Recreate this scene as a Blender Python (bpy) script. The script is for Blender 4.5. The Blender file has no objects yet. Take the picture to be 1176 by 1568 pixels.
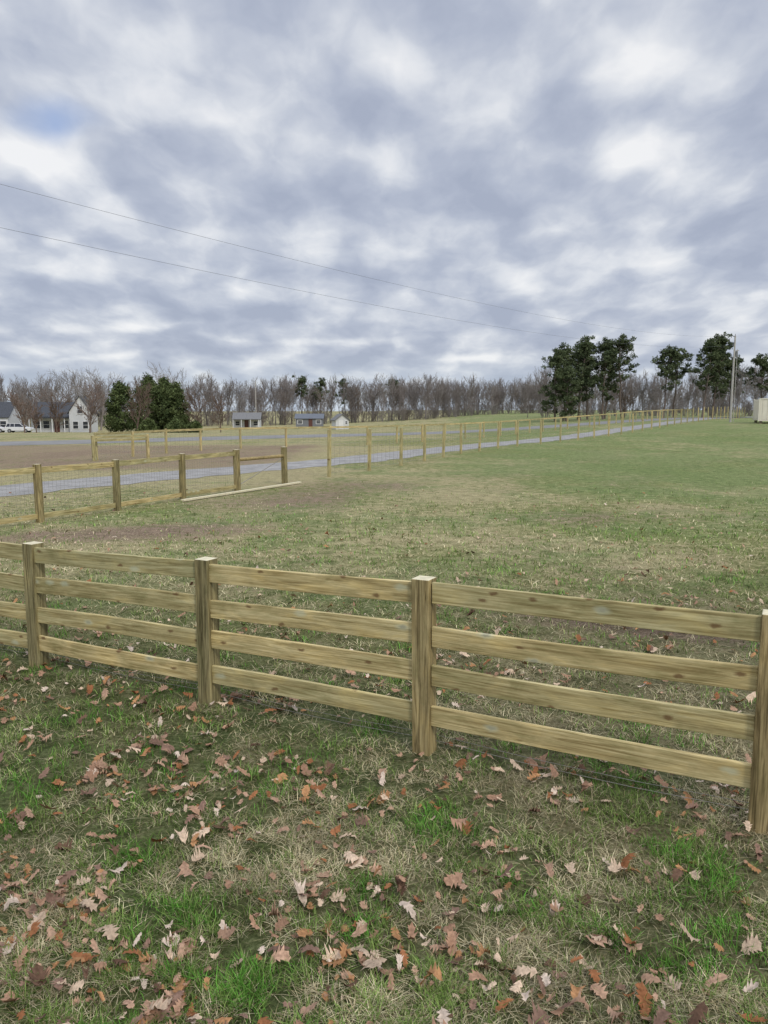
import bpy, math, random
import numpy as np
from mathutils import Vector, Matrix
random.seed(7); rng=np.random.default_rng(7)
S=bpy.context.scene; COL=S.collection
CAMH=2.8

# ---------------------------------------------------------------- terrain
def sst(t):
    t=np.clip(t,0,1); return t*t*(3-2*t)
def T(x,y):
    x=np.asarray(x,float); y=np.asarray(y,float)
    r=1.3*sst(x/55)*sst((y-25)/70)
    d=-1.6*sst((-x+40)/80)*sst((y-80)/80)
    return r+d
def TZ(x,y): return float(T(x,y))
_tab=np.random.default_rng(3).random((256,256))
def vn(x,y,s,o=0):
    x=np.asarray(x)/s+o*17.3; y=np.asarray(y)/s+o*9.1
    xi=np.floor(x).astype(int); yi=np.floor(y).astype(int)
    fx=x-xi; fy=y-yi; fx=fx*fx*(3-2*fx); fy=fy*fy*(3-2*fy)
    a=_tab[xi%256,yi%256]; b=_tab[(xi+1)%256,yi%256]; c=_tab[xi%256,(yi+1)%256]; d=_tab[(xi+1)%256,(yi+1)%256]
    return (a*(1-fx)+b*fx)*(1-fy)+(c*(1-fx)+d*fx)*fy
def fbm(x,y,s,o=0):
    return .5*vn(x,y,s,o)+.28*vn(x,y,s/2.1,o+1)+.22*vn(x,y,s/4.3,o+2)
def gau(x,y,cx,cy,rx,ry,ang=0):
    c,s_=math.cos(ang),math.sin(ang); dx=x-cx; dy=y-cy
    u=(dx*c+dy*s_)/rx; v=(-dx*s_+dy*c)/ry
    return np.exp(-(u*u+v*v))
def masks(x,y):
    n=fbm(x,y,4,3); n2=fbm(x,y,1.5,13)
    green=.26+.55*sst((x+2-.08*y)/9)*sst((y-13)/18)+.38*sst((8-y)/3)*sst((3.4-x)/4)
    green=green-.35*sst((-x-1)/3)*sst((y-20)/10)*sst((64-y)/6)
    green=green+(n-.5)*1.0+(n2-.5)*.9
    dirt=.95*gau(x,y,-5.7,17.4,3.0,1.2,.3)+.95*gau(x,y,3.3,9.7,2.1,.5,-.45)+.6*gau(x,y,-3.4,23.5,3.0,2.2,1.1)+.5*gau(x,y,-1.2,28.5,3,3)+.3*gau(x,y,5.5,20,3,1.5)
    dirt=dirt+.22*sst((fbm(x,y,2.2,33)-.52)*6)*sst((y-7)/3)
    dirt=dirt+.62*sst((-x-3)/4)*sst((y-34)/4)*sst((64-y)/6)
    far=sst((y-60)/40)
    straw=.52+(fbm(x,y,5,8)-.5)*1.8+.3*far+.3*sst((-x-1)/4)*sst((y-20)/10)
    return np.clip(green,0,1),np.clip(dirt,0,1),np.clip(straw,0,1)

# ---------------------------------------------------------------- node helpers
class NT:
    def __init__(s,tree): s.t=tree; s.n=tree.nodes; s.l=tree.links
    def add(s,typ,**kw):
        n=s.n.new(typ)
        for k,v in kw.items(): setattr(n,k,v)
        return n
    def set(s,sock,v):
        if isinstance(v,bpy.types.NodeSocket): s.l.new(v,sock)
        elif isinstance(v,(tuple,list)) and len(v)==3 and sock.type=='RGBA': sock.default_value=(*v,1)
        else: sock.default_value=v
    def math(s,op,a,b=0.0,c=None,clamp=False):
        n=s.add('ShaderNodeMath',operation=op,use_clamp=clamp); s.set(n.inputs[0],a); s.set(n.inputs[1],b)
        if c is not None: s.set(n.inputs[2],c)
        return n.outputs[0]
    def vm(s,op,a,b=None):
        n=s.add('ShaderNodeVectorMath',operation=op); s.set(n.inputs[0],a)
        if b is not None: s.set(n.inputs[1],b)
        return n
    def noise(s,vec,scale,detail=4,rough=.55,dist=0):
        n=s.add('ShaderNodeTexNoise'); 
        if vec is not None: s.l.new(vec,n.inputs['Vector'])
        n.inputs['Scale'].default_value=scale; n.inputs['Detail'].default_value=detail
        n.inputs['Roughness'].default_value=rough; n.inputs['Distortion'].default_value=dist
        return n.outputs['Fac']
    def ramp(s,fac,stops,interp='LINEAR'):
        n=s.add('ShaderNodeValToRGB'); cr=n.color_ramp; cr.interpolation=interp
        while len(cr.elements)<len(stops): cr.elements.new(.5)
        for e,(p,c) in zip(cr.elements,stops):
            e.position=p; e.color=(*c,1) if isinstance(c,(tuple,list)) else (c,c,c,1)
        s.l.new(fac,n.inputs[0]); return n.outputs[0]
    def mix(s,f,a,b,mode='MIX'):
        n=s.add('ShaderNodeMix',data_type='RGBA',blend_type=mode); s.set(n.inputs[0],f); s.set(n.inputs[6],a); s.set(n.inputs[7],b)
        return n.outputs[2]
    def mr(s,v,a,b_,c,d,smooth=True):
        m=s.add('ShaderNodeMapRange',interpolation_type='SMOOTHSTEP' if smooth else 'LINEAR'); s.l.new(v,m.inputs[0])
        for i,q in enumerate((a,b_,c,d)): m.inputs[i+1].default_value=q
        return m.outputs[0]
    def bump(s,h,strength=.3,dist=.01):
        n=s.add('ShaderNodeBump'); n.inputs['Strength'].default_value=strength; n.inputs['Distance'].default_value=dist
        s.l.new(h,n.inputs['Height']); return n.outputs[0]
def newmat(name,rough=.9,spec=.2):
    m=bpy.data.materials.new(name); m.use_nodes=True; nt=NT(m.node_tree)
    b=m.node_tree.nodes['Principled BSDF']; b.inputs['Roughness'].default_value=rough
    b.inputs['Specular IOR Level'].default_value=spec
    return m,nt,b
def simple(name,col,rough=.8,spec=.3,var=.15,scale=3.0,metal=0):
    m,nt,b=newmat(name,rough,spec)
    tc=nt.add('ShaderNodeTexCoord').outputs['Object']
    f=nt.noise(tc,scale,5,.6)
    c=nt.ramp(f,[(.3,tuple(x*(1-var) for x in col)),(.7,tuple(min(1,x*(1+var)) for x in col))])
    nt.l.new(c,b.inputs['Base Color']); b.inputs['Metallic'].default_value=metal
    return m
def attrmat(name,rough=.8,attr='Col',noise=True):
    m=bpy.data.materials.new(name); m.use_nodes=True; nt=NT(m.node_tree)
    nt.n.remove(nt.n['Principled BSDF'])
    b=nt.add('ShaderNodeBsdfDiffuse')
    a=nt.add('ShaderNodeAttribute',attribute_name=attr); c=a.outputs['Color']
    if noise:
        tc=nt.add('ShaderNodeTexCoord').outputs['Object']
        c=nt.mix(1.0,c,nt.ramp(nt.noise(tc,60,2),[(.3,.75),(.7,1.2)]),'MULTIPLY')
    nt.l.new(c,b.inputs['Color']); nt.l.new(b.outputs[0],nt.n['Material Output'].inputs[0])
    return m

# ---------------------------------------------------------------- mesh helpers
def mesh_np(name,V,tris=None,quads=None,col=None,smooth=False):
    me=bpy.data.meshes.new(name); V=np.asarray(V,np.float32); me.vertices.add(len(V)); me.vertices.foreach_set('co',V.ravel())
    loops=[];st=[];o=0
    if quads is not None and len(quads):
        q=np.asarray(quads,np.int32); loops.append(q.ravel()); st.append(np.arange(len(q))*4+o); o+=len(q)*4
    if tris is not None and len(tris):
        t=np.asarray(tris,np.int32); loops.append(t.ravel()); st.append(np.arange(len(t))*3+o); o+=len(t)*3
    L=np.concatenate(loops).astype(np.int32); st=np.concatenate(st).astype(np.int32)
    me.loops.add(len(L)); me.loops.foreach_set('vertex_index',L)
    me.polygons.add(len(st)); me.polygons.foreach_set('loop_start',st)
    me.update(calc_edges=True)
    if smooth: me.polygons.foreach_set('use_smooth',np.ones(len(st),bool))
    if col is not None:
        a=me.attributes.new('Col','FLOAT_COLOR','POINT'); c=np.ones((len(V),4),np.float32); c[:,:3]=col
        a.data.foreach_set('color',c.ravel())
    return me
def mkobj(name,me,mat=None,parent=None,loc=(0,0,0),rz=0):
    if mat is not None:
        for mm in (mat if isinstance(mat,(list,tuple)) else [mat]): me.materials.append(mm)
    o=bpy.data.objects.new(name,me); COL.objects.link(o); o.location=loc; o.rotation_euler=(0,0,rz)
    if parent: o.parent=parent
    return o
def empty(name,loc=(0,0,0),rz=0):
    o=bpy.data.objects.new(name,None); COL.objects.link(o); o.location=loc; o.rotation_euler=(0,0,rz); o.empty_display_size=.3; return o
class MB:
    def __init__(s): s.v=[]; s.f=[]
    def box(s,cx,cy,cz,sx,sy,sz,rz=0):
        b=len(s.v); c,sn=math.cos(rz),math.sin(rz)
        for dz in(-.5,.5):
            for dx,dy in((-.5,-.5),(.5,-.5),(.5,.5),(-.5,.5)):
                x=dx*sx;y=dy*sy; s.v.append((cx+x*c-y*sn,cy+x*sn+y*c,cz+dz*sz))
        s.f+=[(b,b+3,b+2,b+1),(b+4,b+5,b+6,b+7),(b,b+1,b+5,b+4),(b+1,b+2,b+6,b+5),(b+2,b+3,b+7,b+6),(b+3,b,b+4,b+7)]
        return s
    def cyl(s,p0,p1,r0,r1,n=12):
        p0=Vector(p0);p1=Vector(p1); d=(p1-p0).normalized(); a=d.orthogonal().normalized(); b2=d.cross(a); b=len(s.v)
        for p,r in((p0,r0),(p1,r1)):
            for i in range(n):
                t=2*math.pi*i/n; s.v.append(tuple(p+a*math.cos(t)*r+b2*math.sin(t)*r))
        for i in range(n): j=(i+1)%n; s.f.append((b+i,b+j,b+n+j,b+n+i))
        s.f.append(tuple(b+n-1-i for i in range(n))); s.f.append(tuple(b+n+i for i in range(n))); return s
    def prism(s,prof,y0,y1,axis='y'):
        b=len(s.v); n=len(prof)
        for y in(y0,y1):
            for a,z in prof: s.v.append((a,y,z) if axis=='y' else (y,a,z))
        for i in range(n): j=(i+1)%n; s.f.append((b+i,b+j,b+n+j,b+n+i))
        s.f.append(tuple(b+n-1-i for i in range(n))); s.f.append(tuple(b+n+i for i in range(n))); return s
    def obj(s,name,mat,parent=None,loc=(0,0,0),rz=0,bevel=0):
        me=bpy.data.meshes.new(name); me.from_pydata([tuple(v) for v in s.v],[],s.f); me.update()
        o=mkobj(name,me,mat,parent,loc,rz)
        if bevel:
            m=o.modifiers.new('b','BEVEL'); m.width=bevel; m.segments=2
        return o
def tubes(segs,k=3):
    P0=np.array([s[0] for s in segs],float);P1=np.array([s[1] for s in segs],float)
    r0=np.array([s[2] for s in segs]);r1=np.array([s[3] for s in segs])
    d=P1-P0; d/=np.linalg.norm(d,axis=1,keepdims=True)+1e-9
    ref=np.where(np.abs(d[:,2:3])>.9,[[1,0,0]],[[0,0,1]]); a=np.cross(d,ref); a/=np.linalg.norm(a,axis=1,keepdims=True); b=np.cross(d,a)
    n=len(segs); V=np.zeros((n,2,k,3))
    for i in range(k):
        t=2*math.pi*i/k; o=a*math.cos(t)+b*math.sin(t)
        V[:,0,i]=P0+o*r0[:,None]; V[:,1,i]=P1+o*r1[:,None]
    base=np.arange(n)*2*k; Q=[]
    for i in range(k):
        j=(i+1)%k; Q.append(np.stack([base+i,base+j,base+k+j,base+k+i],1))
    return V.reshape(-1,3),np.concatenate(Q)
def spline(pts,n=12):
    P=[Vector((*p[:2],0)) for p in pts]; P=[P[0]*2-P[1]]+P+[P[-1]*2-P[-2]]; out=[]
    for i in range(1,len(P)-2):
        for j in range(n):
            t=j/n; a,b,c,d=P[i-1:i+3]
            q=.5*((2*b)+(c-a)*t+(2*a-5*b+4*c-d)*t*t+(-a+3*b-3*c+d)*t**3); out.append((q.x,q.y))
    out.append((P[-2].x,P[-2].y)); return out
def resample(pts,step):
    out=[pts[0]]; acc=0
    for a,b in zip(pts[:-1],pts[1:]):
        L=math.dist(a,b); p=0
        while acc+L-p>=step:
            p+=step-acc; acc=0; t=p/L; out.append((a[0]+(b[0]-a[0])*t,a[1]+(b[1]-a[1])*t))
        acc+=L-p
    return out

# ---------------------------------------------------------------- world / sky
w=bpy.data.worlds.new('World'); S.world=w; w.use_nodes=True; nt=NT(w.node_tree)
bg=w.node_tree.nodes['Background']
sunel,sunaz=math.radians(40),math.radians(150)   # azimuth clockwise from +Y
sky=nt.add('ShaderNodeTexSky',sky_type='NISHITA',sun_disc=False); sky.sun_elevation=sunel; sky.sun_rotation=sunaz
skyc=nt.vm('SCALE',sky.outputs[0]); skyc.inputs['Scale'].default_value=.10
tc=nt.add('ShaderNodeTexCoord').outputs['Generated']
sep=nt.add('ShaderNodeSeparateXYZ'); nt.l.new(tc,sep.inputs[0])
KZ,KY=.24,.66
z=nt.math('MAXIMUM',sep.outputs[2],0.0); zc=nt.math('ADD',z,KZ)
px=nt.math('DIVIDE',sep.outputs[0],zc); py=nt.math('MULTIPLY',nt.math('DIVIDE',sep.outputs[1],zc),KY)
cmb=nt.add('ShaderNodeCombineXYZ'); nt.l.new(px,cmb.inputs[0]); nt.l.new(py,cmb.inputs[1]); P=cmb.outputs[0]
wn=nt.add('ShaderNodeTexNoise'); nt.l.new(P,wn.inputs['Vector']); wn.inputs['Scale'].default_value=7.0; wn.inputs['Detail'].default_value=2
wv=nt.vm('SUBTRACT',wn.outputs['Color'],(.5,.5,.5)); ws=nt.vm('SCALE',wv.outputs[0]); ws.inputs['Scale'].default_value=.09
PW=nt.vm('ADD',P,ws.outputs[0]).outputs[0]
n1=nt.noise(PW,2.6,2,.5); n2=nt.noise(PW,8.0,4,.55)
vo=nt.add('ShaderNodeTexVoronoi',feature='SMOOTH_F1',voronoi_dimensions='2D'); nt.l.new(PW,vo.inputs['Vector']); vo.inputs['Scale'].default_value=5.5; vo.inputs['Smoothness'].default_value=.7
puff=nt.math('SUBTRACT',.50,vo.outputs['Distance'])
val=nt.math('ADD',nt.math('MULTIPLY',n1,.52),nt.math('MULTIPLY',n2,.46)); val=nt.math('ADD',val,nt.math('MULTIPLY',puff,.30))
def blob(dx,dy,dz,rx,ry):
    cx,cy=dx/(dz+KZ),dy/(dz+KZ)*KY
    v=nt.vm('SUBTRACT',PW,(cx,cy,0)).outputs[0]; v=nt.vm('DIVIDE',v,(rx,ry,1)).outputs[0]
    return nt.mr(nt.vm('LENGTH',v).outputs['Value'],0,1,1,0)
bl=None
for dx,dy,dz,rx,ry,a in [(-.2115,.9176,.3364,.15,.09,.20),(-.389,.88,.2725,.22,.13,.26),(.111,.918,.381,.32,.09,.12),(.25,.90,.37,.2,.11,.11),(.303,.911,.282,.2,.12,.17),(.316,.933,.172,.33,.11,.17),(.13,.977,.168,.24,.09,.14),(-.136,.98,.146,.24,.10,.13),(-.38,.91,.16,.3,.1,.11),(-.04,.95,.30,.25,.09,.09),
                      (-.3,.95,.10,.5,.06,.15),(-.05,.99,.085,.4,.05,.13),(.1,.98,.06,.5,.05,.10),(-.35,.93,.06,.4,.05,.12),
                      (.02,.96,.245,.45,.11,-.06),(-.2,.88,.43,.5,.08,-.05),(.2,.95,.23,.4,.06,-.04)]:
    b_=nt.math('MULTIPLY',blob(dx,dy,dz,rx,ry),a); bl=b_ if bl is None else nt.math('ADD',bl,b_)
val=nt.math('ADD',val,bl)
cloud=nt.ramp(val,[(.36,(.395,.44,.555)),(.46,(.465,.51,.62)),(.55,(.565,.605,.695)),(.64,(.71,.74,.80)),(.78,(.91,.915,.93))])
cloud=nt.mix(nt.mr(z,0,.08,.55,0),cloud,(.55,.65,.75))
hole=blob(-.362,.879,.309,.12,.065)
c2=nt.mix(nt.math('MULTIPLY',hole,.7),cloud,nt.mix(.5,skyc.outputs[0],(.27,.42,.84)))
c2=nt.mix(.05,c2,skyc.outputs[0])
fin=nt.vm('SCALE',c2); nt.l.new(nt.mr(z,.45,.95,1,2.4),fin.inputs['Scale'])
nt.l.new(fin.outputs[0],bg.inputs[0]); bg.inputs[1].default_value=1.0
w.cycles.sampling_method='MANUAL'; w.cycles.sample_map_resolution=256

sl=bpy.data.lights.new('sun','SUN'); sl.energy=1.5; sl.angle=math.radians(12); sl.color=(1,.94,.84)
so=bpy.data.objects.new('sun',sl); COL.objects.link(so)
sd=Vector((math.sin(sunaz)*math.cos(sunel),math.cos(sunaz)*math.cos(sunel),math.sin(sunel)))
so.rotation_euler=sd.to_track_quat('Z','Y').to_euler(); so.location=(20,-20,40)

# ---------------------------------------------------------------- camera
cam=bpy.data.cameras.new('camera'); co=bpy.data.objects.new('camera',cam); COL.objects.link(co); S.camera=co
cam.sensor_fit='VERTICAL'; cam.sensor_height=36; cam.lens=27.05; cam.clip_end=6000; cam.clip_start=.05
co.location=(0,0,CAMH); co.rotation_euler=(math.radians(90-7.59),0,0)
S.view_settings.view_transform='Standard'; S.view_settings.look='None'; S.view_settings.exposure=0

# ---------------------------------------------------------------- ground
m_ground,nt,b=newmat('grass_ground',.95,.1)
geo=nt.add('ShaderNodeNewGeometry').outputs['Position']; att=nt.add('ShaderNodeAttribute',attribute_name='Col')
sp=nt.add('ShaderNodeSeparateColor'); nt.l.new(att.outputs['Color'],sp.inputs[0])
fine=nt.noise(geo,22,6,.8); med=nt.noise(geo,3.2,6,.74,.4); big=nt.noise(geo,.6,6,.74,.5)
straw=nt.ramp(fine,[(.34,(.15,.12,.055)),(.5,(.35,.305,.16)),(.66,(.62,.56,.33))])
olive=nt.ramp(fine,[(.34,(.07,.08,.025)),(.5,(.20,.21,.075)),(.66,(.39,.40,.175))])
green=nt.ramp(fine,[(.34,(.055,.09,.025)),(.5,(.15,.205,.068)),(.66,(.30,.37,.15))])
dirt=nt.ramp(fine,[(.34,(.10,.068,.045)),(.5,(.24,.175,.12)),(.66,(.44,.35,.25))])
def thr(a,n,w=.3):
    v=nt.math('ADD',a,nt.math('MULTIPLY',nt.math('SUBTRACT',n,.5),2.4))
    return nt.mr(v,.5-w,.5+w,0,1,False)
c=nt.mix(thr(sp.outputs[2],med,.32),olive,straw)
c=nt.mix(nt.math('MULTIPLY',thr(sp.outputs[0],big,.35),.8),c,green)
c=nt.mix(thr(sp.outputs[1],med,.3),c,dirt)
c=nt.mix(1.0,c,nt.ramp(med,[(.3,.55),(.7,1.32)]),'MULTIPLY')
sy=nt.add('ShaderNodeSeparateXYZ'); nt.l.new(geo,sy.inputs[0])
blade_shade=nt.mr(sy.outputs[1],7,16,.5,1.0); cc=nt.vm('SCALE',c); nt.l.new(blade_shade,cc.inputs['Scale'])   # shade beneath the standing blades, painted into the near ground colour
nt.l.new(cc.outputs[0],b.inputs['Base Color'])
nt.l.new(nt.bump(nt.math('ADD',fine,nt.math('MULTIPLY',med,1.5)),.8,.04),b.inputs['Normal'])
n=430; u=np.linspace(-6.2,6.2,n); gx=8*np.sinh(u); gy=8*np.sinh(u)+6
X,Y=np.meshgrid(gx,gy,indexing='ij'); X=X.ravel();Y=Y.ravel(); Z=T(X,Y)
g,d,s_=masks(X,Y)
idx=np.arange(n*n).reshape(n,n); Q=np.stack([idx[:-1,:-1],idx[1:,:-1],idx[1:,1:],idx[:-1,1:]],-1).reshape(-1,4)
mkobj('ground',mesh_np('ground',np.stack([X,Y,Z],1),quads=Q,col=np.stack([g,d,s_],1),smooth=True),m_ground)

def ribbon(name,pts,width,zoff,mat,jit=.2):
    c=resample(spline(pts,16),.5); V=[];k=7
    for i,(x,y) in enumerate(c):
        a=c[max(0,i-1)];b_=c[min(len(c)-1,i+1)]; dx,dy=b_[0]-a[0],b_[1]-a[1]; L=math.hypot(dx,dy) or 1; nx,ny=-dy/L,dx/L
        for j in range(k):
            o=(j/(k-1)-.5)*width
            if j in(0,k-1): o+=(float(vn(i*.5,j*10,1.1))-.5)*jit*2
            xx,yy=x+nx*o,y+ny*o; V.append((xx,yy,TZ(xx,yy)+zoff+(0 if 0<j<k-1 else -.03)))
    q=[]
    for i in range(len(c)-1):
        for j in range(k-1): a=i*k+j; q.append((a,a+k,a+k+1,a+1))
    q=np.array(q)[:,::-1]
    return mkobj(name,mesh_np(name,V,quads=q,smooth=True),mat)
m_gravel,nt,b=newmat('gravel',.95,.15)
geo=nt.add('ShaderNodeNewGeometry').outputs['Position']; f=nt.noise(geo,30,5,.85); f2=nt.noise(geo,1.2,6,.65)
c=nt.mix(1.0,nt.ramp(f,[(.32,(.17,.165,.16)),(.68,(.50,.485,.46))]),nt.ramp(f2,[(.3,.68),(.7,1.12)]),'MULTIPLY'); nt.l.new(c,b.inputs['Base Color'])
nt.l.new(nt.bump(f,.6,.02),b.inputs['Normal'])
m_asph,nt,b=newmat('road_asphalt',.9,.15)
geo=nt.add('ShaderNodeNewGeometry').outputs['Position']; f=nt.noise(geo,20,4,.8); f2=nt.noise(geo,.5,5,.6)
c=nt.mix(1.0,nt.ramp(f,[(.3,(.19,.185,.18)),(.7,(.29,.285,.275))]),nt.ramp(f2,[(.3,.8),(.7,1.15)]),'MULTIPLY'); nt.l.new(c,b.inputs['Base Color'])
ribbon('gravel_driveway',[(-30,4),(-22,14.5),(-13.6,26.3),(-6,37.2),(-2.2,42.3),(3.2,52.5),(8.3,61),(15,69.5),(23,81),(38,104),(54,129),(72,156)],3.5,.04,m_gravel,.3)
ribbon('country_road',[(-120,30),(-60,51),(-33,63),(-15,77),(10,97),(50,132),(110,190)],8.5,.04,m_asph,.1)

# ---------------------------------------------------------------- wood
def woodmat(name,c0,c1,c2,rough=.75,knots=True,gs=22):
    m,nt,b=newmat(name,rough,.2)
    tc=nt.add('ShaderNodeTexCoord').outputs['Object']; oi=nt.add('ShaderNodeObjectInfo').outputs['Random']
    off=nt.vm('SCALE',(17.0,9.0,5.0)); nt.l.new(nt.math('MULTIPLY',oi,7.0),off.inputs['Scale'])
    p=nt.vm('ADD',tc,off.outputs[0]).outputs[0]
    ps=nt.vm('MULTIPLY',p,(1.0,gs,gs)).outputs[0]
    g=nt.noise(ps,1.0,5,.65,1.6); st=nt.noise(nt.vm('MULTIPLY',p,(1.3,4,4)).outputs[0],1.6,4,.65,.6)
    g2=nt.noise(nt.vm('MULTIPLY',p,(2.5,90,90)).outputs[0],1.0,3,.6,.3)
    f=nt.math('ADD',nt.math('MULTIPLY',g,.65),nt.math('MULTIPLY',g2,.35))
    c=nt.ramp(f,[(.39,c0),(.5,c1),(.61,c2)])
    c=nt.mix(1.0,c,nt.ramp(st,[(.30,(.68,.71,.64)),(.5,(1,1,1)),(.72,(1.28,1.23,1.10))]),'MULTIPLY')
    c=nt.mix(1.0,c,nt.ramp(oi,[(0,(.80,.85,.82)),(1,(1.14,1.08,1.0))]),'MULTIPLY')
    if knots:
        sx=nt.add('ShaderNodeSeparateXYZ'); nt.l.new(p,sx.inputs[0]); cx=nt.add('ShaderNodeCombineXYZ')
        wob=nt.math('MULTIPLY',nt.noise(p,18,2),.035)
        nt.l.new(nt.math('MULTIPLY',nt.math('ADD',sx.outputs[0],wob),2.6),cx.inputs[0]); nt.l.new(nt.math('MULTIPLY',nt.math('ADD',sx.outputs[2],wob),6.0),cx.inputs[1])
        vo=nt.add('ShaderNodeTexVoronoi',voronoi_dimensions='2D'); nt.l.new(cx.outputs[0],vo.inputs['Vector']); vo.inputs['Scale'].default_value=1.0
        sc=nt.add('ShaderNodeSeparateColor'); nt.l.new(vo.outputs['Color'],sc.inputs[0])
        k=nt.ramp(vo.outputs['Distance'],[(.05,1.0),(.12,0.0)]); sel=nt.math('GREATER_THAN',sc.outputs[0],.58)
        c=nt.mix(nt.math('MULTIPLY',nt.math('MULTIPLY',k,sel),.8),c,(.15,.08,.035))
        k2=nt.ramp(vo.outputs['Distance'],[(.08,1.0),(.22,0.0)]); sel2=nt.math('GREATER_THAN',sc.outputs[1],.84)
        c=nt.mix(nt.math('MULTIPLY',nt.math('MULTIPLY',k2,sel2),.5),c,(.56,.60,.44))
    nt.l.new(c,b.inputs['Base Color']); nt.l.new(nt.bump(f,.5,.004),b.inputs['Normal'])
    return m
m_board=woodmat('treated_pine_board',(.28,.22,.10),(.47,.39,.20),(.64,.555,.32))
m_post=woodmat('treated_pine_post',(.11,.085,.04),(.28,.225,.115),(.45,.37,.20),knots=False,gs=15)
m_cut=simple('sawn_end_grain',(.66,.60,.42),.8,.2,.2,20)
m_wire=simple('galvanised_wire',(.30,.28,.24),.5,.5,.1,5,.4)
def boardobj(parent,p0,p1,wd,th,mat,name='board',bev=.003,bow=0):
    p0=Vector(p0);p1=Vector(p1); L=(p1-p0).length; me=bpy.data.meshes.new(name); mb=MB()
    if bow:
        n_=8; vs=[]
        for i in range(n_+1):
            t=i/n_; xx=(t-.5)*L; dz=bow*4*t*(1-t); dy=bow*.6*math.sin(t*5)
            vs+=[(xx,-th/2+dy,-wd/2+dz),(xx,th/2+dy,-wd/2+dz),(xx,th/2+dy,wd/2+dz),(xx,-th/2+dy,wd/2+dz)]
        fs=[(0,1,2,3),(n_*4+3,n_*4+2,n_*4+1,n_*4)]
        for i in range(n_):
            for j in range(4): k=(j+1)%4; fs.append((i*4+k,i*4+j,(i+1)*4+j,(i+1)*4+k))
        me.from_pydata(vs,[],fs)
    else:
        mb.box(0,0,0,L,th,wd); me.from_pydata(mb.v,[],mb.f)
    o=mkobj(name,me,[mat]); 
    x=(p1-p0).normalized(); zz=Vector((0,0,1)); y=zz.cross(x).normalized(); zz=x.cross(y)
    M=Matrix((x,y,zz)).transposed().to_4x4(); M.translation=(p0+p1)/2; o.matrix_world=M
    o.parent=parent
    if bev: md=o.modifiers.new('b','BEVEL'); md.width=bev; md.segments=1
    return o
def postobj(parent,x,y,h,sz,ang,mat=None,name='post',bev=.006,tilt=.008):
    me=bpy.data.meshes.new(name); mb=MB(); mb.box(h/2-.15,0,0,h+.3,sz,sz); me.from_pydata(mb.v,[],mb.f)
    me.materials.append(mat or m_post); me.materials.append(m_cut); me.polygons[3].material_index=1
    o=mkobj(name,me); 
    up=Vector((random.gauss(0,tilt),random.gauss(0,tilt),1)).normalized(); fx=Vector((math.cos(ang),math.sin(ang),0)); yy=up.cross(fx).normalized(); fx=yy.cross(up)
    M=Matrix((up,yy,-fx)).transposed().to_4x4(); M.translation=(x,y,TZ(x,y)); o.matrix_world=M; o.parent=parent
    if bev: md=o.modifiers.new('b','BEVEL'); md.width=bev; md.segments=2
    return o
def wires(parent,pts,heights,r,name='wire',sag=.0):
    segs=[]
    for a,b_ in zip(pts[:-1],pts[1:]):
        for h in heights:
            k=3 if sag else 1
            for i in range(k):
                t0,t1=i/k,(i+1)/k; f=lambda t:(a[0]+(b_[0]-a[0])*t,a[1]+(b_[1]-a[1])*t,TZ(a[0]+(b_[0]-a[0])*t,a[1]+(b_[1]-a[1])*t)+h-sag*4*t*(1-t))
                segs.append((f(t0),f(t1),r,r))
    return segs
def mesh_wire(parent,pts,h0,h1,dh,dv,r,name='woven_wire'):
    hs=list(np.arange(h0,h1+.01,dh)); segs=wires(parent,pts,hs,r)
    for q in resample(pts,dv): zz=TZ(*q); segs.append(((q[0],q[1],zz+h0),(q[0],q[1],zz+h1),r,r))
    V,Qd=tubes(segs,3); mkobj(name,mesh_np(name,V,quads=Qd),m_wire,parent)

# near four-board fence
fang=math.atan2(-.466,.885); fdir=Vector((.885,-.466,0)); fn=Vector((-.466,-.885,0))
near=empty('board_fence')
nps=[(-11.9,12.4,-.20),(-10.0,11.43,-.18),(-8.05,10.42,-.16),(-5.93,9.32,-.14),(-3.81,8.21,-.12),(-1.68,7.12,-.08),(.335,6.05,-.03),(2.54,4.865,0),(4.66,3.75,.02),(6.8,2.62,.02),(8.9,1.5,.02)]
PW_=.155
C=[]
for x,y,dz in nps:
    c_=Vector((x,y,0)); C.append(c_); postobj(near,c_.x,c_.y,1.49+dz,PW_,fang,bev=.007,tilt=.006)
for i in range(len(nps)-1):
    a,b_=C[i],C[i+1]; da,db=nps[i][2],nps[i+1][2]
    for j,ht in enumerate([1.46,1.125,.80,.465]):
        o=fn*(.075-.028-.019); ja,jb=random.uniform(-.016,.016),random.uniform(-.016,.016)
        z0=ht-.088+da+ja; z1=ht-.088+db+jb
        p0=a+fdir*(PW_/2-.003)+o; p1=b_-fdir*(PW_/2-.003)+o; p0.z=z0;p1.z=z1
        boardobj(near,p0,p1,.172+random.uniform(-.005,.005),.036,m_board,bev=.004,bow=random.uniform(-.012,.012) or .005)
segs=wires(None,[(c.x-fn.x*.05,c.y-fn.y*.05) for c in C],[.09,.14],.0022,sag=.03)
V,Qd=tubes(segs,4); mkobj('bottom_wire',mesh_np('bottom_wire',V,quads=Qd),m_wire,near)

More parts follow.
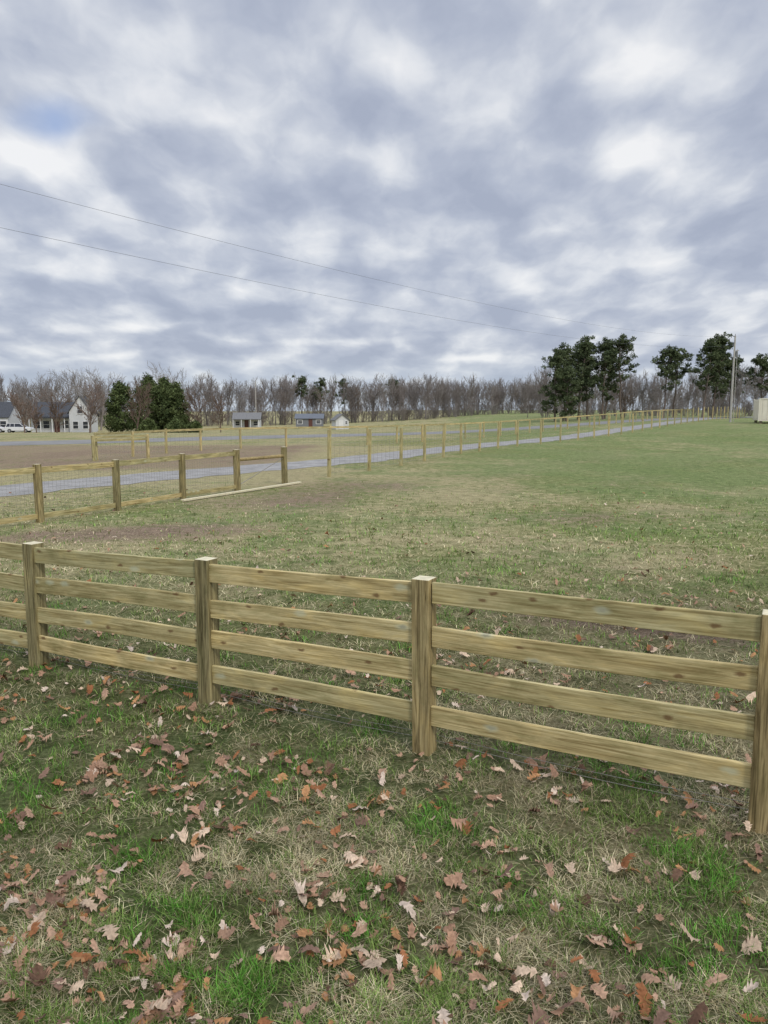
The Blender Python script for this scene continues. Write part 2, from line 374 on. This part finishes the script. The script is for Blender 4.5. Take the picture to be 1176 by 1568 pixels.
# side fence with top board and woven wire
side=empty('board_and_wire_fence')
sps=[(-11.9,12.4),(-10.85,14.6),(-9.75,16.8),(-8.6,19.05),(-7.44,21.3),(-6.3,23.95),(-5.07,26.5),(-3.74,28.9)]
sang=math.atan2(.897,.4426); sdv=Vector((.4426,.897,0)); sn=Vector((-.897,.4426,0))
for i,(x,y) in enumerate(sps):
    if i>0: postobj(side,x,y,1.43+random.uniform(-.02,.03),.15 if i<6 else .17,sang)
for i in range(len(sps)-2):
    a=Vector((*sps[i],0));b_=Vector((*sps[i+1],0)); d_=(b_-a).normalized()
    boardobj(side,a+d_*.07+Vector((0,0,1.31)),b_-d_*.07+Vector((0,0,1.31+random.uniform(-.02,.02))),.15,.03,m_board)
    boardobj(side,a+d_*.07+Vector((0,0,.16)),b_-d_*.07+Vector((0,0,.16)),.13,.03,m_board)
mesh_wire(side,[(p[0]+sn.x*.08,p[1]+sn.y*.08) for p in sps[:-1]],.2,1.3,.1,.12,.0022)
MB().cyl(Vector((*sps[-2],1.08))+sdv*.07,Vector((*sps[-1],1.08))-sdv*.07,.06,.06).obj('round_brace_rail',m_post,side)
MB().cyl(Vector((*sps[-2],.2))+sdv*.08,Vector((*sps[-1],1.0))-sdv*.08,.012,.012,8).obj('brace_wire',m_wire,side)
pl=empty('ground_plank'); o=boardobj(pl,(-6.15,23.3,.05),(-3.2,29.2,.05),.06,.13,m_cut); o.name='plank'

# driveway fence (tall thin posts and wire)
drv=empty('wire_fence')
line=spline([(-2.3,32.2),(1,39),(5,49),(9.4,57.2),(13.6,62.5),(24,76.6),(38,98),(52.6,121),(68,146)],14)
dp=resample(line,3.6)
for p in dp: postobj(drv,p[0],p[1],1.93+random.uniform(-.06,.06),.12,math.atan2(.85,.5),m_board,bev=0,tilt=.015)
mesh_wire(drv,dp,.15,1.35,.2,.45,.004)
farf=empty('rail_fence')
line2=spline([(-15.9,42.6),(-14.6,47.6),(-13,52),(-10.5,55.5),(-6.6,58),(-2.4,60.5),(2.5,66),(10,76),(19,89),(31,106),(46,130),(62,155)],14)
dp2=resample(line2,3.6)
for p in dp2: postobj(farf,p[0],p[1],1.55+random.uniform(-.04,.04),.12,math.atan2(.8,.6),m_board,bev=0,tilt=.012)
for a,b_ in zip(dp2[:-1],dp2[1:]):
    boardobj(farf,(a[0],a[1]-.08,TZ(*a)+1.45),(b_[0],b_[1]-.08,TZ(*b_)+1.45),.14,.03,m_board,bev=0)
mesh_wire(farf,dp2,.15,1.35,.2,.45,.004)
gf=empty('rail_fence')
for p in [(-15.9,42.2),(-13.6,44.4)]: postobj(gf,p[0],p[1],1.4,.15,.7,m_board)
for zz in(1.3,1.12): boardobj(gf,(-15.9,42.1,zz),(-13.6,44.3,zz),.13,.03,m_board)

# ---------------------------------------------------------------- grass blades (one object)
def grass():
    N=460000
    yy=np.random.default_rng(1).random(N); y0,y1=2.2,30.0; p=-.75
    y=(y0**p+(y1**p-y0**p)*yy)**(1/p)
    r=np.random.default_rng(2); x=(r.random(N)*2-1)*(.60*y+1.4)
    g,d,s_=masks(x,y); tuft=fbm(x,y,.16,11); pat=fbm(x,y,1.1,5)
    gp=fbm(x,y,.5,21); dead=fbm(x,y,.35,44)
    keep=(r.random(N)<np.clip(.2+2.8*(tuft-.38),.06,1))&(r.random(N)>d*.8)&(r.random(N)<1.15-sst((y-18)/12))
    drv_=np.zeros(N,bool)
    for cx,cy in resample(spline([(-30,4),(-22,14.5),(-13.6,26.3),(-6,37.2)],10),1.0): drv_|=((x-cx)**2+(y-cy)**2)<1.8**2
    keep&=~drv_
    x,y,g,s_,tuft,pat,gp,dead=[a[keep] for a in(x,y,g,s_,tuft,pat,gp,dead)]; n=len(x)
    isg=r.random(n)<np.clip(.22+.45*g+2.3*(gp-.5)+.8*(pat-.5),.14,.9)
    sc=np.clip(y/7,.8,2.4)
    h=(.026+.045*r.random(n))*(.5+1.1*tuft)*np.where(isg,1.15,.95)*(.85+.15*sc); wd=(.0028+.003*r.random(n))*sc*np.where(isg,1.25,.85)
    a=r.random(n)*2*np.pi+1.2*vn(x,y,.3,70); lean=np.where(isg,.25+.8*r.random(n),.6+1.6*r.random(n))
    dx,dy=np.cos(a),np.sin(a); sx,sy=-dy,dx
    z0=T(x,y)
    def pt(t,side,wm):
        f=lean*t*t*h*1.15+lean*t*h*.3; zz=h*np.sin(np.clip(t/(1+.35*lean)*1.3,0,1.5))*np.clip(1.15-.33*lean,.18,1.1)
        return np.stack([x+dx*f+sx*wd*side*wm,y+dy*f+sy*wd*side*wm,z0+zz-(.004 if t==0 else 0)],1)
    V=np.stack([pt(0,-.5,1),pt(0,.5,1),pt(.55,-.5,.8),pt(.55,.5,.8),pt(1,0,0)],1).reshape(-1,3)
    b=np.arange(n)*5; Qd=np.stack([b,b+1,b+3,b+2],1); Tr=np.stack([b+2,b+3,b+4],1)
    k=r.random(n)[:,None]; br=(.55+.9*r.random(n))[:,None]*np.clip(.45+1.2*dead,.45,1.4)[:,None]*(1+.25*sst((y-7)/8))[:,None]
    cg=np.array([.075,.13,.025])*(1-k)+np.array([.20,.27,.08])*k
    cs=np.array([.25,.20,.10])*(1-k)+np.array([.60,.53,.34])*k
    hi=(r.random(n)<np.clip((gp-.56)*5,0,.6)*np.clip(1.6-y/14,.15,1))[:,None]
    cg=np.where(hi,np.array([.08,.20,.03])*(.7+.9*k),cg)
    col=np.where(isg[:,None],cg,cs)*br
    mkobj('grass',mesh_np('grass',V,tris=Tr,quads=Qd,col=np.repeat(col,5,0)),attrmat('grass_blade',noise=False))
grass()

# ---------------------------------------------------------------- fallen leaves (one object)
def leaves():
    r=np.random.default_rng(5)
    cand=60000; y=(2.6**-.45+(27**-.45-2.6**-.45)*r.random(cand))**(1/-.45); x=(r.random(cand)*2-1)*(.6*y+1.2)
    cl=fbm(x,y,.8,31); cl2=vn(x,y,.2,40)
    den=.10+.78*gau(x,y,-1.7,4.1,1.3,1.3)+.16*gau(x,y,-.3,3.2,1.5,.6)+.24*gau(x,y,-3.2,5.8,2.4,1.2)+.35*np.exp(-((x*.466+y*.885-5.75)/.3)**2)+.26*sst((y-6)/2)*sst((16-y)/6)+.07*sst((y-12)/5)
    den=den*np.clip((cl-.36)*5,0.12,1.9)*(.25+1.3*cl2)
    k=r.random(cand)<den*.31; x,y=x[k],y[k]; n=len(x)
    st=np.array([0,.07,.16,.25,.33,.43,.52,.62,.71,.82,.91,1.0]); hw=np.array([.012,.03,.19,.27,.12,.36,.17,.38,.17,.26,.15,.0])
    m=len(st); V=[];C_=[]
    size=.048+.085*r.random(n)**1.9; yaw=r.random(n)*6.28; tx=r.normal(0,.35,n); ty=r.normal(0,.35,n)
    curl=r.normal(.3,.9,n); bend=r.normal(.1,.8,n); asp=.6+.5*r.random(n)
    pal=np.array([[.44,.28,.19],[.60,.45,.32],[.38,.23,.15],[.32,.14,.065],[.43,.23,.11],[.15,.09,.06],[.66,.53,.42],[.24,.15,.11]])
    ci=r.choice(8,n,p=[.20,.16,.19,.11,.10,.08,.07,.09]); base=pal[ci]*(.8+.4*r.random(n))[:,None]
    for i in range(m):
        for sgn in(-1,0,1):
            w_=hw[i]*(1+.5*(r.random(n)-.5)); lx=(st[i]-.5)*np.ones(n)+(abs(sgn)*.07*(1 if hw[i]>.2 else -.3)); ly=sgn*w_*asp
            lz=curl*ly*ly*1.8+bend*(lx**2)*.9+.03*r.normal(0,1,n)*(sgn!=0)
            lx,ly,lz=lx*size,ly*size,lz*size
            lz2=lz+lx*np.sin(tx)+ly*np.sin(ty)
            cx,cy=np.cos(yaw),np.sin(yaw)
            V.append(np.stack([x+lx*cx-ly*cy,y+lx*cy+ly*cx,lz2],1)); C_.append(base*(.92+.16*r.random(n))[:,None] if sgn else base*.8)
    V=np.stack(V,1); C_=np.stack(C_,1)
    zmin=V[:,:,2].min(1); V[:,:,2]+=(T(x,y)+.006+.03*r.random(n)-zmin)[:,None]
    b=(np.arange(n)*m*3)[:,None]; q=[]
    for i in range(m-1):
        for s2 in(0,1): q.append([i*3+s2,i*3+s2+1,(i+1)*3+s2+1,(i+1)*3+s2])
    q=np.array(q)[None]+b[:,:,None]
    mkobj('fallen_leaves',mesh_np('fallen_leaves',V.reshape(-1,3),quads=q.reshape(-1,4),col=C_.reshape(-1,3)),attrmat('dry_leaf'))
leaves()

# ---------------------------------------------------------------- trees
def bare(H,seed,maxlev=3,wid=1.0,rmin=.02,low=1,trunk=.016):
    R=random.Random(seed); segs=[]
    def g(p,d,L,r,lev):
        nseg=5 if lev==0 else 3
        for i in range(nseg):
            j=Vector((R.gauss(0,1),R.gauss(0,1),R.gauss(0,.6)))*(.07 if lev==0 else .2)
            d=(d+j+Vector((0,0,.12))).normalized(); q=p+d*(L/nseg); r2=max(r*(1-(.16 if lev==0 else .22)),rmin)
            segs.append((tuple(p),tuple(q),r,r2)); p,r=q,r2
            if lev<maxlev and (lev>0 or i>=low):
                for _ in range(3 if lev==0 else 2):
                    a=R.uniform(0,6.283); o1=d.orthogonal().normalized(); o2=d.cross(o1); pp=o1*math.cos(a)+o2*math.sin(a); an=R.uniform(.45,.95)*wid
                    g(p,d*math.cos(an)+pp*math.sin(an),L*R.uniform(.36,.58),max(r*.55,rmin),lev+1)
    g(Vector((0,0,-.2)),Vector((0,0,1)),H*.8,H*trunk,0)
    zm=max(s[1][2] for s in segs); k=H/zm
    return [(tuple(c*k for c in s[0]),tuple(c*k for c in s[1]),s[2],s[3]) for s in segs]
def barkmat(name,cols):
    m=bpy.data.materials.new(name); m.use_nodes=True; nt=NT(m.node_tree); nt.n.remove(nt.n['Principled BSDF']); b=nt.add('ShaderNodeBsdfDiffuse')
    oi=nt.add('ShaderNodeObjectInfo').outputs['Random']
    c=nt.ramp(oi,[(i/(len(cols)-1),cc) for i,cc in enumerate(cols)])
    nt.l.new(c,b.inputs['Color']); nt.l.new(b.outputs[0],nt.n['Material Output'].inputs[0]); return m
m_twig=barkmat('bare_branches',[(.20,.175,.16),(.26,.235,.225),(.22,.185,.16),(.30,.28,.27),(.24,.205,.185)])
m_bark=barkmat('bark',[(.13,.10,.085),(.18,.145,.12)])
protos=[]
for i in range(10):
    V,Qd=tubes(bare(12,100+i,3,[.9,.7,.55,.8,.6][i%5],.024,low=1+(i%2),trunk=[.012,.009,.014][i%3]),3); me=mesh_np('woodland_tree',V,quads=Qd); me.materials.append(m_twig); protos.append(me)
woods=empty('distant_treeline')
def plantrow(pts,step,depth,rows,hm,seed):
    R=random.Random(seed)
    c=resample(pts,step)
    for k in range(rows):
        for (x,y) in c:
            xx=x+R.gauss(0,step*.9)+k*R.uniform(-1,1); yy=y+k*depth+R.gauss(0,depth*.4)
            o=bpy.data.objects.new('woodland_tree',R.choice(protos)); COL.objects.link(o)
            s=hm/12*(R.uniform(.80,1.08) if R.random()<.8 else R.uniform(.5,.8))*(1+.02*k)*(.9+.2*float(vn(xx,yy,16,5))); o.location=(xx,yy,TZ(xx,yy)); o.scale=(s*R.uniform(.6,1.0),s*.85,s); o.rotation_euler=(0,0,R.uniform(0,6.28)); o.parent=woods
            if k<2:
                o=bpy.data.objects.new('underbrush',R.choice(protos)); COL.objects.link(o); s=hm/12*R.uniform(.35,.7)
                o.location=(xx+R.uniform(-2,2),yy-1.5+k,TZ(xx,yy)-3.6*s); o.scale=(s*1.3,s*1.3,s); o.rotation_euler=(0,0,R.uniform(0,6.28)); o.parent=woods
plantrow([(-320,150),(-200,172)],5,7,4,12.5,3)
plantrow([(-200,172),(-120,188),(-50,205),(0,232),(40,285),(80,330)],2.7,8,4,13.3,1)
plantrow([(80,330),(180,380)],5,7,4,12,4)
plantrow([(38,172),(60,176),(90,182),(140,190)],2.8,7,4,11.6,2)
plantrow([(140,190),(260,200)],5,7,4,11.6,5)

def foliage(cs,rs,npc,size,cols,seed,flat=.7):
    r=np.random.default_rng(seed); cs=np.array(cs);rs=np.array(rs); k=len(cs); n=k*npc
    c=np.repeat(cs,npc,0); rr=np.repeat(rs,npc)[:,None]
    d=r.normal(0,1,(n,3)); d/=np.linalg.norm(d,axis=1,keepdims=True); d*=r.random((n,1))**.45; d[:,2]*=flat
    p=c+d*rr; a=r.normal(0,1,(n,3)); a/=np.linalg.norm(a,axis=1,keepdims=True); b=np.cross(a,r.normal(0,1,(n,3))); b/=np.linalg.norm(b,axis=1,keepdims=True)
    s=size*(.6+.8*r.random((n,1)))
    V=np.stack([p-b*s*.3,p+b*s*.3,p+a*s+b*s*.12,p+a*s-b*s*.12],1).reshape(-1,3)
    i=np.arange(n)*4; Qd=np.stack([i,i+1,i+2,i+3],1)
    cl=np.repeat(r.random(k),npc)[:,None]; cc=np.array(cols[0])*(1-cl)+np.array(cols[1])*cl; cc=cc*(.7+.6*r.random((n,1)))
    return V,Qd,np.repeat(cc,4,0)
m_fol=attrmat('needle_foliage',noise=False)
def pine(x,y,H,seed,crown=.5,W=3.2,dense=1.0,parent=None,cols=[(.06,.08,.042),(.125,.15,.075)]):
    R=random.Random(seed); e=empty('pine_tree',(x,y,TZ(x,y)),R.uniform(0,6))
    segs=[];p=Vector((0,0,-.2)); r=.2; nodes=[]
    lean=Vector((R.gauss(0,.04),R.gauss(0,.04),0))
    for i in range(10):
        q=p+Vector((R.gauss(0,.12),R.gauss(0,.12),H*.97/10))+lean; segs.append((tuple(p),tuple(q),r,r*.88)); p=q;r*=.88; nodes.append(q.copy())
    cs=[];rs=[]
    nl=int(26*dense)
    for i in range(nl):
        t=crown+(1-crown)*(i/nl)**.85; idx=min(9,t*10); k=int(idx); k=min(k,9); a_=nodes[max(0,k-1)]; b_=nodes[k]; base=a_.lerp(b_,idx-k) if k>0 else b_
        rel=(t-crown)/(1-crown); Lm=W*(math.sin(min(1,.22+rel*.9)*math.pi)**.6*.9+.2)*R.uniform(.45,1.15)
        if rel<.2 and R.random()<.4: continue
        an=R.uniform(0,6.28); up=.15+.6*rel; d=Vector((math.cos(an),math.sin(an),up)).normalized()
        m1=base+d*Lm*.55; e1=m1+(d+Vector((R.gauss(0,.25),R.gauss(0,.25),.25))).normalized()*Lm*.45
        segs.append((tuple(base),tuple(m1),.06,.045)); segs.append((tuple(m1),tuple(e1),.045,.02))
        cs.append(tuple(e1)); rs.append(R.uniform(.45,.8))
        for _ in range(3): 
            o=Vector((R.gauss(0,.6),R.gauss(0,.6),R.gauss(.1,.25))); t2=R.uniform(.45,1); pt=base.lerp(e1,t2)+o; cs.append(tuple(pt)); rs.append(R.uniform(.3,.65))
    for _ in range(5): cs.append(tuple(nodes[-1]+Vector((R.gauss(0,.6),R.gauss(0,.6),R.uniform(-.5,.3))))); rs.append(.5)
    V,Qd=tubes(segs,6); mkobj('trunk_and_limbs',mesh_np('trunk',V,quads=Qd),m_bark,e)
    V,Qd,c=foliage(cs,rs,44,.26,cols,seed); mkobj('needle_crown',mesh_np('crown',V,quads=Qd,col=c),m_fol,e)
for i,(x,y,H,cr,W,dn) in enumerate([(30.4,138,12.9,.08,2.9,1.8),(32.6,141,14.0,.15,2.8,1.6),(35.0,138,14.8,.25,2.9,1.5),(37.3,142,15.2,.25,2.9,1.5),(39.3,139,14.6,.3,2.6,1.4),(36.2,145,13.8,.2,2.8,1.3),(31.6,134,9.5,.05,2.6,1.3),(43.0,140,15.1,.45,3.0,1.3),(41.3,145,13.0,.3,2,1),
        (50.8,141,13.2,.40,2.8,1.2),(53.6,144,12.8,.40,2.7,1.2),(57.0,139,14.2,.35,2.9,1.3),(59.6,141,15.6,.32,3.2,1.4),(61.5,145,13.6,.3,2.6,1.2),(65.2,146,11.8,.35,2.6,1.2),(69.5,144,11.6,.4,2.6,1.2),(74,146,12.5,.4,3,1)]):
    pine(x,y,H,50+i,cr,W,dn)
for i,(x,y,H) in enumerate([(-24,226,14.2),(-19,230,13.6),(-12,236,13.4),(2.5,250,13.6)]): pine(x,y,H,80+i,.45,2.2,.9)
def cedar(x,y,H,W,seed,name='cedar_tree',cols=[(.06,.085,.035),(.13,.16,.065)]):
    R=random.Random(seed); e=empty(name,(x,y,TZ(x,y)))
    cs=[];rs=[];segs=[((0,0,-.2),(0,0,H*.5),.16,.1),((0,0,H*.5),(0,0,H*.93),.1,.02)]
    for i in range(170):
        t=R.random()**1.1; zz=H*(.07+.88*t); prof=W*.5*(1-t**2.6)**.75*(.8+.2*min(1,t*6)); a=R.uniform(0,6.28); rr=prof*R.uniform(.4,1.08)
        c=(rr*math.cos(a),rr*math.sin(a),zz+R.gauss(0,.2)); cs.append(c); rs.append(R.uniform(.3,.65)*W/4.5); 
        if i%3==0: segs.append(((0,0,max(.2,zz-rr*.4)),c,.04,.015))
    V,Qd=tubes(segs,5); mkobj('trunk_and_limbs',mesh_np('trunk',V,quads=Qd),m_bark,e)
    V,Qd,c=foliage(cs,rs,50,.26,cols,seed,1.2); mkobj('leaf_crown',mesh_np('crown',V,quads=Qd,col=c),m_fol,e)
for i,(x,y,H,W) in enumerate([(-39.3,116,7.4,5.0),(-36.4,120,9.0,5.4),(-33.6,119,8.3,5.2),(-31.4,117,7.4,4.0)]): cedar(x,y,H,W,200+i)
for i,(x,y,H,W) in enumerate([(-33.6,110,1.6,2.6),(-29.5,110,1.5,3.0),(-27,111,1.3,1.8)]): cedar(x,y,H,W,220+i,'evergreen_shrub')
m_twig2=barkmat('reddish_twigs',[(.17,.125,.10),(.22,.165,.135)])
for i,(x,y,H,wd) in enumerate([(-52,112,6.6,.8),(-46.5,110,6.2,.8),(-43,113,8.0,.9),(-35.5,111,8.2,.8),(-28,116,7.0,.85),(-24.5,116,5.8,.8),(-57.5,128,6.5,.8),(-53,140,12,1),(-60,164,13.5,1),(-68,166,13,1),(-48,166,14.5,1),(-74,164,12.5,1),(50,150,9,1),(63,138,9,1),(46.5,150,8,1),(71,138,9,1)]):
    V,Qd=tubes(bare(H,300+i,3,wd,.02,low=0 if H<8.3 else 1),4); mkobj('bare_tree',mesh_np('bare_tree',V,quads=Qd),m_twig2 if H<8.3 else m_twig,None,(x,y,TZ(x,y)))

# ---------------------------------------------------------------- buildings
def siding(name,col,sc=5.0):
    m,nt,b=newmat(name,.6,.3); tc=nt.add('ShaderNodeTexCoord').outputs['Object']; s=nt.add('ShaderNodeSeparateXYZ'); nt.l.new(tc,s.inputs[0])
    f=nt.math('FRACT',nt.math('MULTIPLY',s.outputs[2],sc)); c=nt.ramp(f,[(0,tuple(x*.7 for x in col)),(.12,col),(1,tuple(x*.95 for x in col))]); nt.l.new(c,b.inputs['Base Color']); return m
m_white=siding('white_siding',(.66,.67,.68)); m_blue=siding('grey_siding',(.20,.21,.23))
m_roof=simple('dark_shingles',(.075,.08,.09),.95,.1,.35,6); m_roofg=simple('grey_roof',(.19,.19,.19),.9,.1,.2,4); m_roofb=simple('slate_roof',(.15,.165,.19),.9,.1,.15,4)
m_glass=simple('window_glass',(.03,.035,.045),.15,.6,.2,3); m_trim=simple('white_trim',(.74,.74,.74),.5,.3,.05,3); m_door=simple('door_paint',(.12,.05,.04),.5,.4,.1,3)
def block(e,cx,cy,w_,d_,eave,ridge,mw,mr,axis='x',pre=''):
    h=.3
    if axis=='x':
        prof=[(cy-d_/2,0),(cy+d_/2,0),(cy+d_/2,eave),(cy,ridge),(cy-d_/2,eave)]; MB().prism(prof,cx-w_/2,cx+w_/2,'x').obj(pre+'walls',mw,e)
        k=(ridge-eave)/(d_/2); mb=MB()
        for s in(-1,1):
            pr=[(cy,ridge+.06),(cy+s*(d_/2+h),eave-h*k+.06),(cy+s*(d_/2+h),eave-h*k+.2),(cy,ridge+.2)]; mb.prism(pr,cx-w_/2-.3,cx+w_/2+.3,'x')
        mb.obj(pre+'roof',mr,e)
    else:
        prof=[(cx-w_/2,0),(cx+w_/2,0),(cx+w_/2,eave),(cx,ridge),(cx-w_/2,eave)]; MB().prism(prof,cy-d_/2,cy+d_/2,'y').obj(pre+'walls',mw,e)
        k=(ridge-eave)/(w_/2); mb=MB()
        for s in(-1,1):
            pr=[(cx,ridge+.06),(cx+s*(w_/2+h),eave-h*k+.06),(cx+s*(w_/2+h),eave-h*k+.2),(cx,ridge+.2)]; mb.prism(pr,cy-d_/2-.3,cy+d_/2+.3,'y')
        mb.obj(pre+'roof',mr,e)
def window(e,x,y,zc_,w_,h_,name='window'):
    MB().box(x,y-.02,zc_,w_,.05,h_).obj(name+'_glass',m_glass,e)
    t=.12; mb=MB(); mb.box(x,y-.03,zc_+h_/2+t/2,w_+2*t,.1,t); mb.box(x,y-.03,zc_-h_/2-t/2,w_+2*t,.1,t); mb.box(x-w_/2-t/2,y-.03,zc_,t,.1,h_); mb.box(x+w_/2+t/2,y-.03,zc_,t,.1,h_); mb.box(x,y-.05,zc_,w_,.03,.06); mb.obj(name+'_frame',m_trim,e)
def door(e,x,y,w_=1.0): MB().box(x,y-.03,1.05,w_,.07,2.1).obj('door',m_door,e)
x,y=-62.5,152; e=empty('white_house',(x,y,TZ(x,y)),.15)
block(e,0,0,10.5,8,3.0,5.6,m_white,m_roof,'x','main_'); block(e,4.0,-3.0,4.0,4.5,3.9,6.8,m_white,m_roof,'y','wing_')
for wx,wz,ww,hh in[(3.1,1.4,.9,1.3),(4.9,1.4,.9,1.3),(4.0,4.3,.9,1.3)]: window(e,wx,-5.25,wz,ww,hh)
for wx in(-4.2,-2.5,1.0): window(e,wx,-4.0,1.5,1.1,1.4)
door(e,-.6,-4.0); MB().box(-1.7,-5.2,2.75,6.8,2.2,.14).obj('porch_roof',m_roof,e); mb=MB()
for wx in(-5.0,-3.0,-.9,1.3): mb.box(wx,-6.1,1.33,.14,.14,2.66)
mb.obj('porch_posts',m_trim,e)
x,y=-77,150; e=empty('white_house',(x,y,TZ(x,y)),.1); block(e,0,0,11,8,2.9,5.6,m_white,m_roof,'x')
for wx in(-4,-1.5,3,4.6): window(e,wx,-4.0,1.5,1.1,1.3)
door(e,.9,-4.0)
x,y=-33,176; e=empty('white_cottage',(x+2.0,y,TZ(x,y)),.1); block(e,0,0,5.8,6,2.1,3.5,m_white,m_roofg,'x'); window(e,-2,-3,1.3,.9,.9); window(e,2,-3,1.3,.9,.9); door(e,0,-3,.9); MB().box(0,-4,2.2,5.8,2,.12).obj('porch_roof',m_roofg,e)
mb=MB(); [mb.box(q,-4.9,1.07,.13,.13,2.14) for q in(-2.8,-1,1,2.8)]; mb.obj('porch_posts',m_trim,e)
x,y=-18,188; e=empty('low_house',(x,y,TZ(x,y)),.05); block(e,0,0,6.4,6,1.9,2.9,m_blue,m_roofb,'x'); window(e,-2.2,-3,1.15,1.0,.8); window(e,2.2,-3,1.15,1.0,.8); door(e,.3,-3,.9)
x,y=-8.6,152; e=empty('white_shed',(x,y,TZ(x,y)),.3); block(e,0,0,2.6,3.4,1.8,2.8,m_white,m_roofg,'y'); window(e,.8,-1.7,1.3,.4,.5); MB().box(-.3,-1.74,.9,.9,.06,1.7).obj('door',m_trim,e)
# shipping container
m_cont=simple('cream_painted_steel',(.74,.69,.58),.5,.4,.08,1.5)
x,y=44.8,90; e=empty('shipping_container',(x,y,TZ(x,y)+.3),-.35)
mb=MB(); mb.box(0,3,1.3,2.3,5.96,2.45); 
for i in range(22): mb.box(-1.165,.2+i*.27,1.3,.05,.13,2.2); mb.box(1.165,.2+i*.27,1.3,.05,.13,2.2)
mb.obj('corrugated_body',m_cont,e)
mb=MB()
for sx in(-1.16,1.16):
    for yy in(-.02,6.02): mb.box(sx,yy,1.3,.14,.14,2.6)
for zz in(.06,2.56): mb.box(0,-.03,zz,2.2,.12,.13)
for sx in(-.8,-.3,.3,.8): mb.cyl((sx,-.06,.15),(sx,-.06,2.5),.025,.025,8)
mb.box(-.55,-.02,1.3,1.05,.05,2.3); mb.box(.55,-.02,1.3,1.05,.05,2.3); mb.obj('frame_and_doors',m_cont,e)
mb=MB()
for sx in(-.9,.9):
    for yy in(.3,5.7): mb.box(sx,yy,-.2,.3,.4,.4)
mb.obj('support_blocks',simple('timber_blocks',(.2,.17,.12)),e)

# ---------------------------------------------------------------- cars
m_car=simple('white_car_paint',(.7,.71,.73),.25,.5,.03,2); m_tyre=simple('tyre_rubber',(.02,.02,.02),.8,.2,.2,8); m_rim=simple('alloy_wheel',(.4,.4,.42),.35,.5,.1,5,.7)
m_red=simple('tail_lamp',(.4,.02,.02),.3,.5,.1,3)
def car(x,y,rz,mat,name='parked_car'):
    e=empty(name,(x,y,TZ(x,y)),rz)
    body=[(-2.25,.35),(2.2,.35),(2.27,.6),(2.2,.88),(1.2,1.02),(-2.15,1.05),(-2.28,.8)]
    o=MB().prism(body,-.9,.9,'y').obj('body',mat,e,bevel=.06)
    b=MB(); wy,wt=.84,.66
    b.v=[(1.2,-wy,1.0),(1.2,wy,1.0),(-2.15,wy,1.0),(-2.15,-wy,1.0),(.35,-wt,1.62),(.35,wt,1.62),(-1.8,wt,1.62),(-1.8,-wt,1.62)]
    b.f=[(0,1,5,4),(1,2,6,5),(2,3,7,6),(3,0,4,7),(0,3,2,1)]
    b.obj('windows',m_glass,e); MB().box(-.72,0,1.65,2.25,1.36,.07).obj('roof',mat,e,bevel=.03)
    mb=MB()
    for px in(-.55,-1.3): 
        for s in(-1,1): mb.cyl((px,s*.85,1.02),(px,s*.67,1.62),.04,.04,6)
    for s in(-1,1): mb.cyl((1.18,s*.84,1.0),(.36,s*.67,1.63),.045,.045,6); mb.cyl((-2.13,s*.84,1.0),(-1.8,s*.67,1.63),.05,.05,6)
    mb.obj('pillars',mat,e)
    for px in(-1.4,1.4):
        for s in(-1,1):
            MB().cyl((px,s*.72,.34),(px,s*.94,.34),.34,.34,20).obj('tyre',m_tyre,e); MB().cyl((px,s*.93,.34),(px,s*.955,.34),.2,.2,12).obj('wheel',m_rim,e)
    MB().box(-2.26,.7,.85,.06,.25,.2).box(-2.26,-.7,.85,.06,.25,.2).obj('tail_lamps',m_red,e); MB().box(2.24,.65,.75,.06,.35,.15).box(2.24,-.65,.75,.06,.35,.15).obj('head_lamps',m_trim,e)
car(-66,140,.1,m_car); car(-71.2,141,.2,m_car)

# ---------------------------------------------------------------- poles and lines
m_pole=simple('weathered_pole',(.42,.40,.37),.85,.2,.2,3); m_cer=simple('insulator',(.12,.12,.13),.3,.5,.1,3); m_line=simple('power_cable',(.20,.21,.23),.6,.3,.1,3)
def upole(x,y,H,r=.15,tr=True):
    z0=TZ(x,y); e=empty('utility_pole',(x,y,z0)); MB().cyl((0,0,-.3),(0,0,H),r,r*.65,14).obj('pole',m_pole,e)
    if tr: MB().cyl((.26,0,H-2.6),(.26,0,H-1.9),.17,.17,14).obj('transformer',m_roofg,e)
    mb=MB(); 
    for zz in(H-.05,H-1.2): mb.cyl((-.1,0,zz),(-.32,0,zz+.02),.04,.06,8)
    mb.cyl((0,0,H),(0,0,H+.25),.04,.03,8); mb.obj('insulators',m_cer,e); return z0
zt=upole(44.7,100,10.9); upole(-33,200,11.5,tr=False); zt2=upole(-31.5,-8,10.3)
e=empty('sensor_mast',(45.3,100.5,TZ(45.3,100.5))); MB().cyl((0,0,0),(0,0,9.3),.04,.03,8).box(0,0,9.1,.4,.08,.1).obj('mast',m_pole,e)
for nm,dz in(('power_line',0),('power_line',-1.15)):
    A=Vector((-31.5,-8,zt2+10.4+dz)); B=Vector((44.7,100,zt+10.9+dz)); segs=[];nn=60; prev=None
    for i in range(nn+1):
        t=i/nn; p=A.lerp(B,t); p.z-=2.5*4*t*(1-t)
        if prev is not None: segs.append((tuple(prev),tuple(p),.0055,.0055))
        prev=p
    V,Qd=tubes(segs,5); mkobj(nm,mesh_np(nm,V,quads=Qd),m_line)
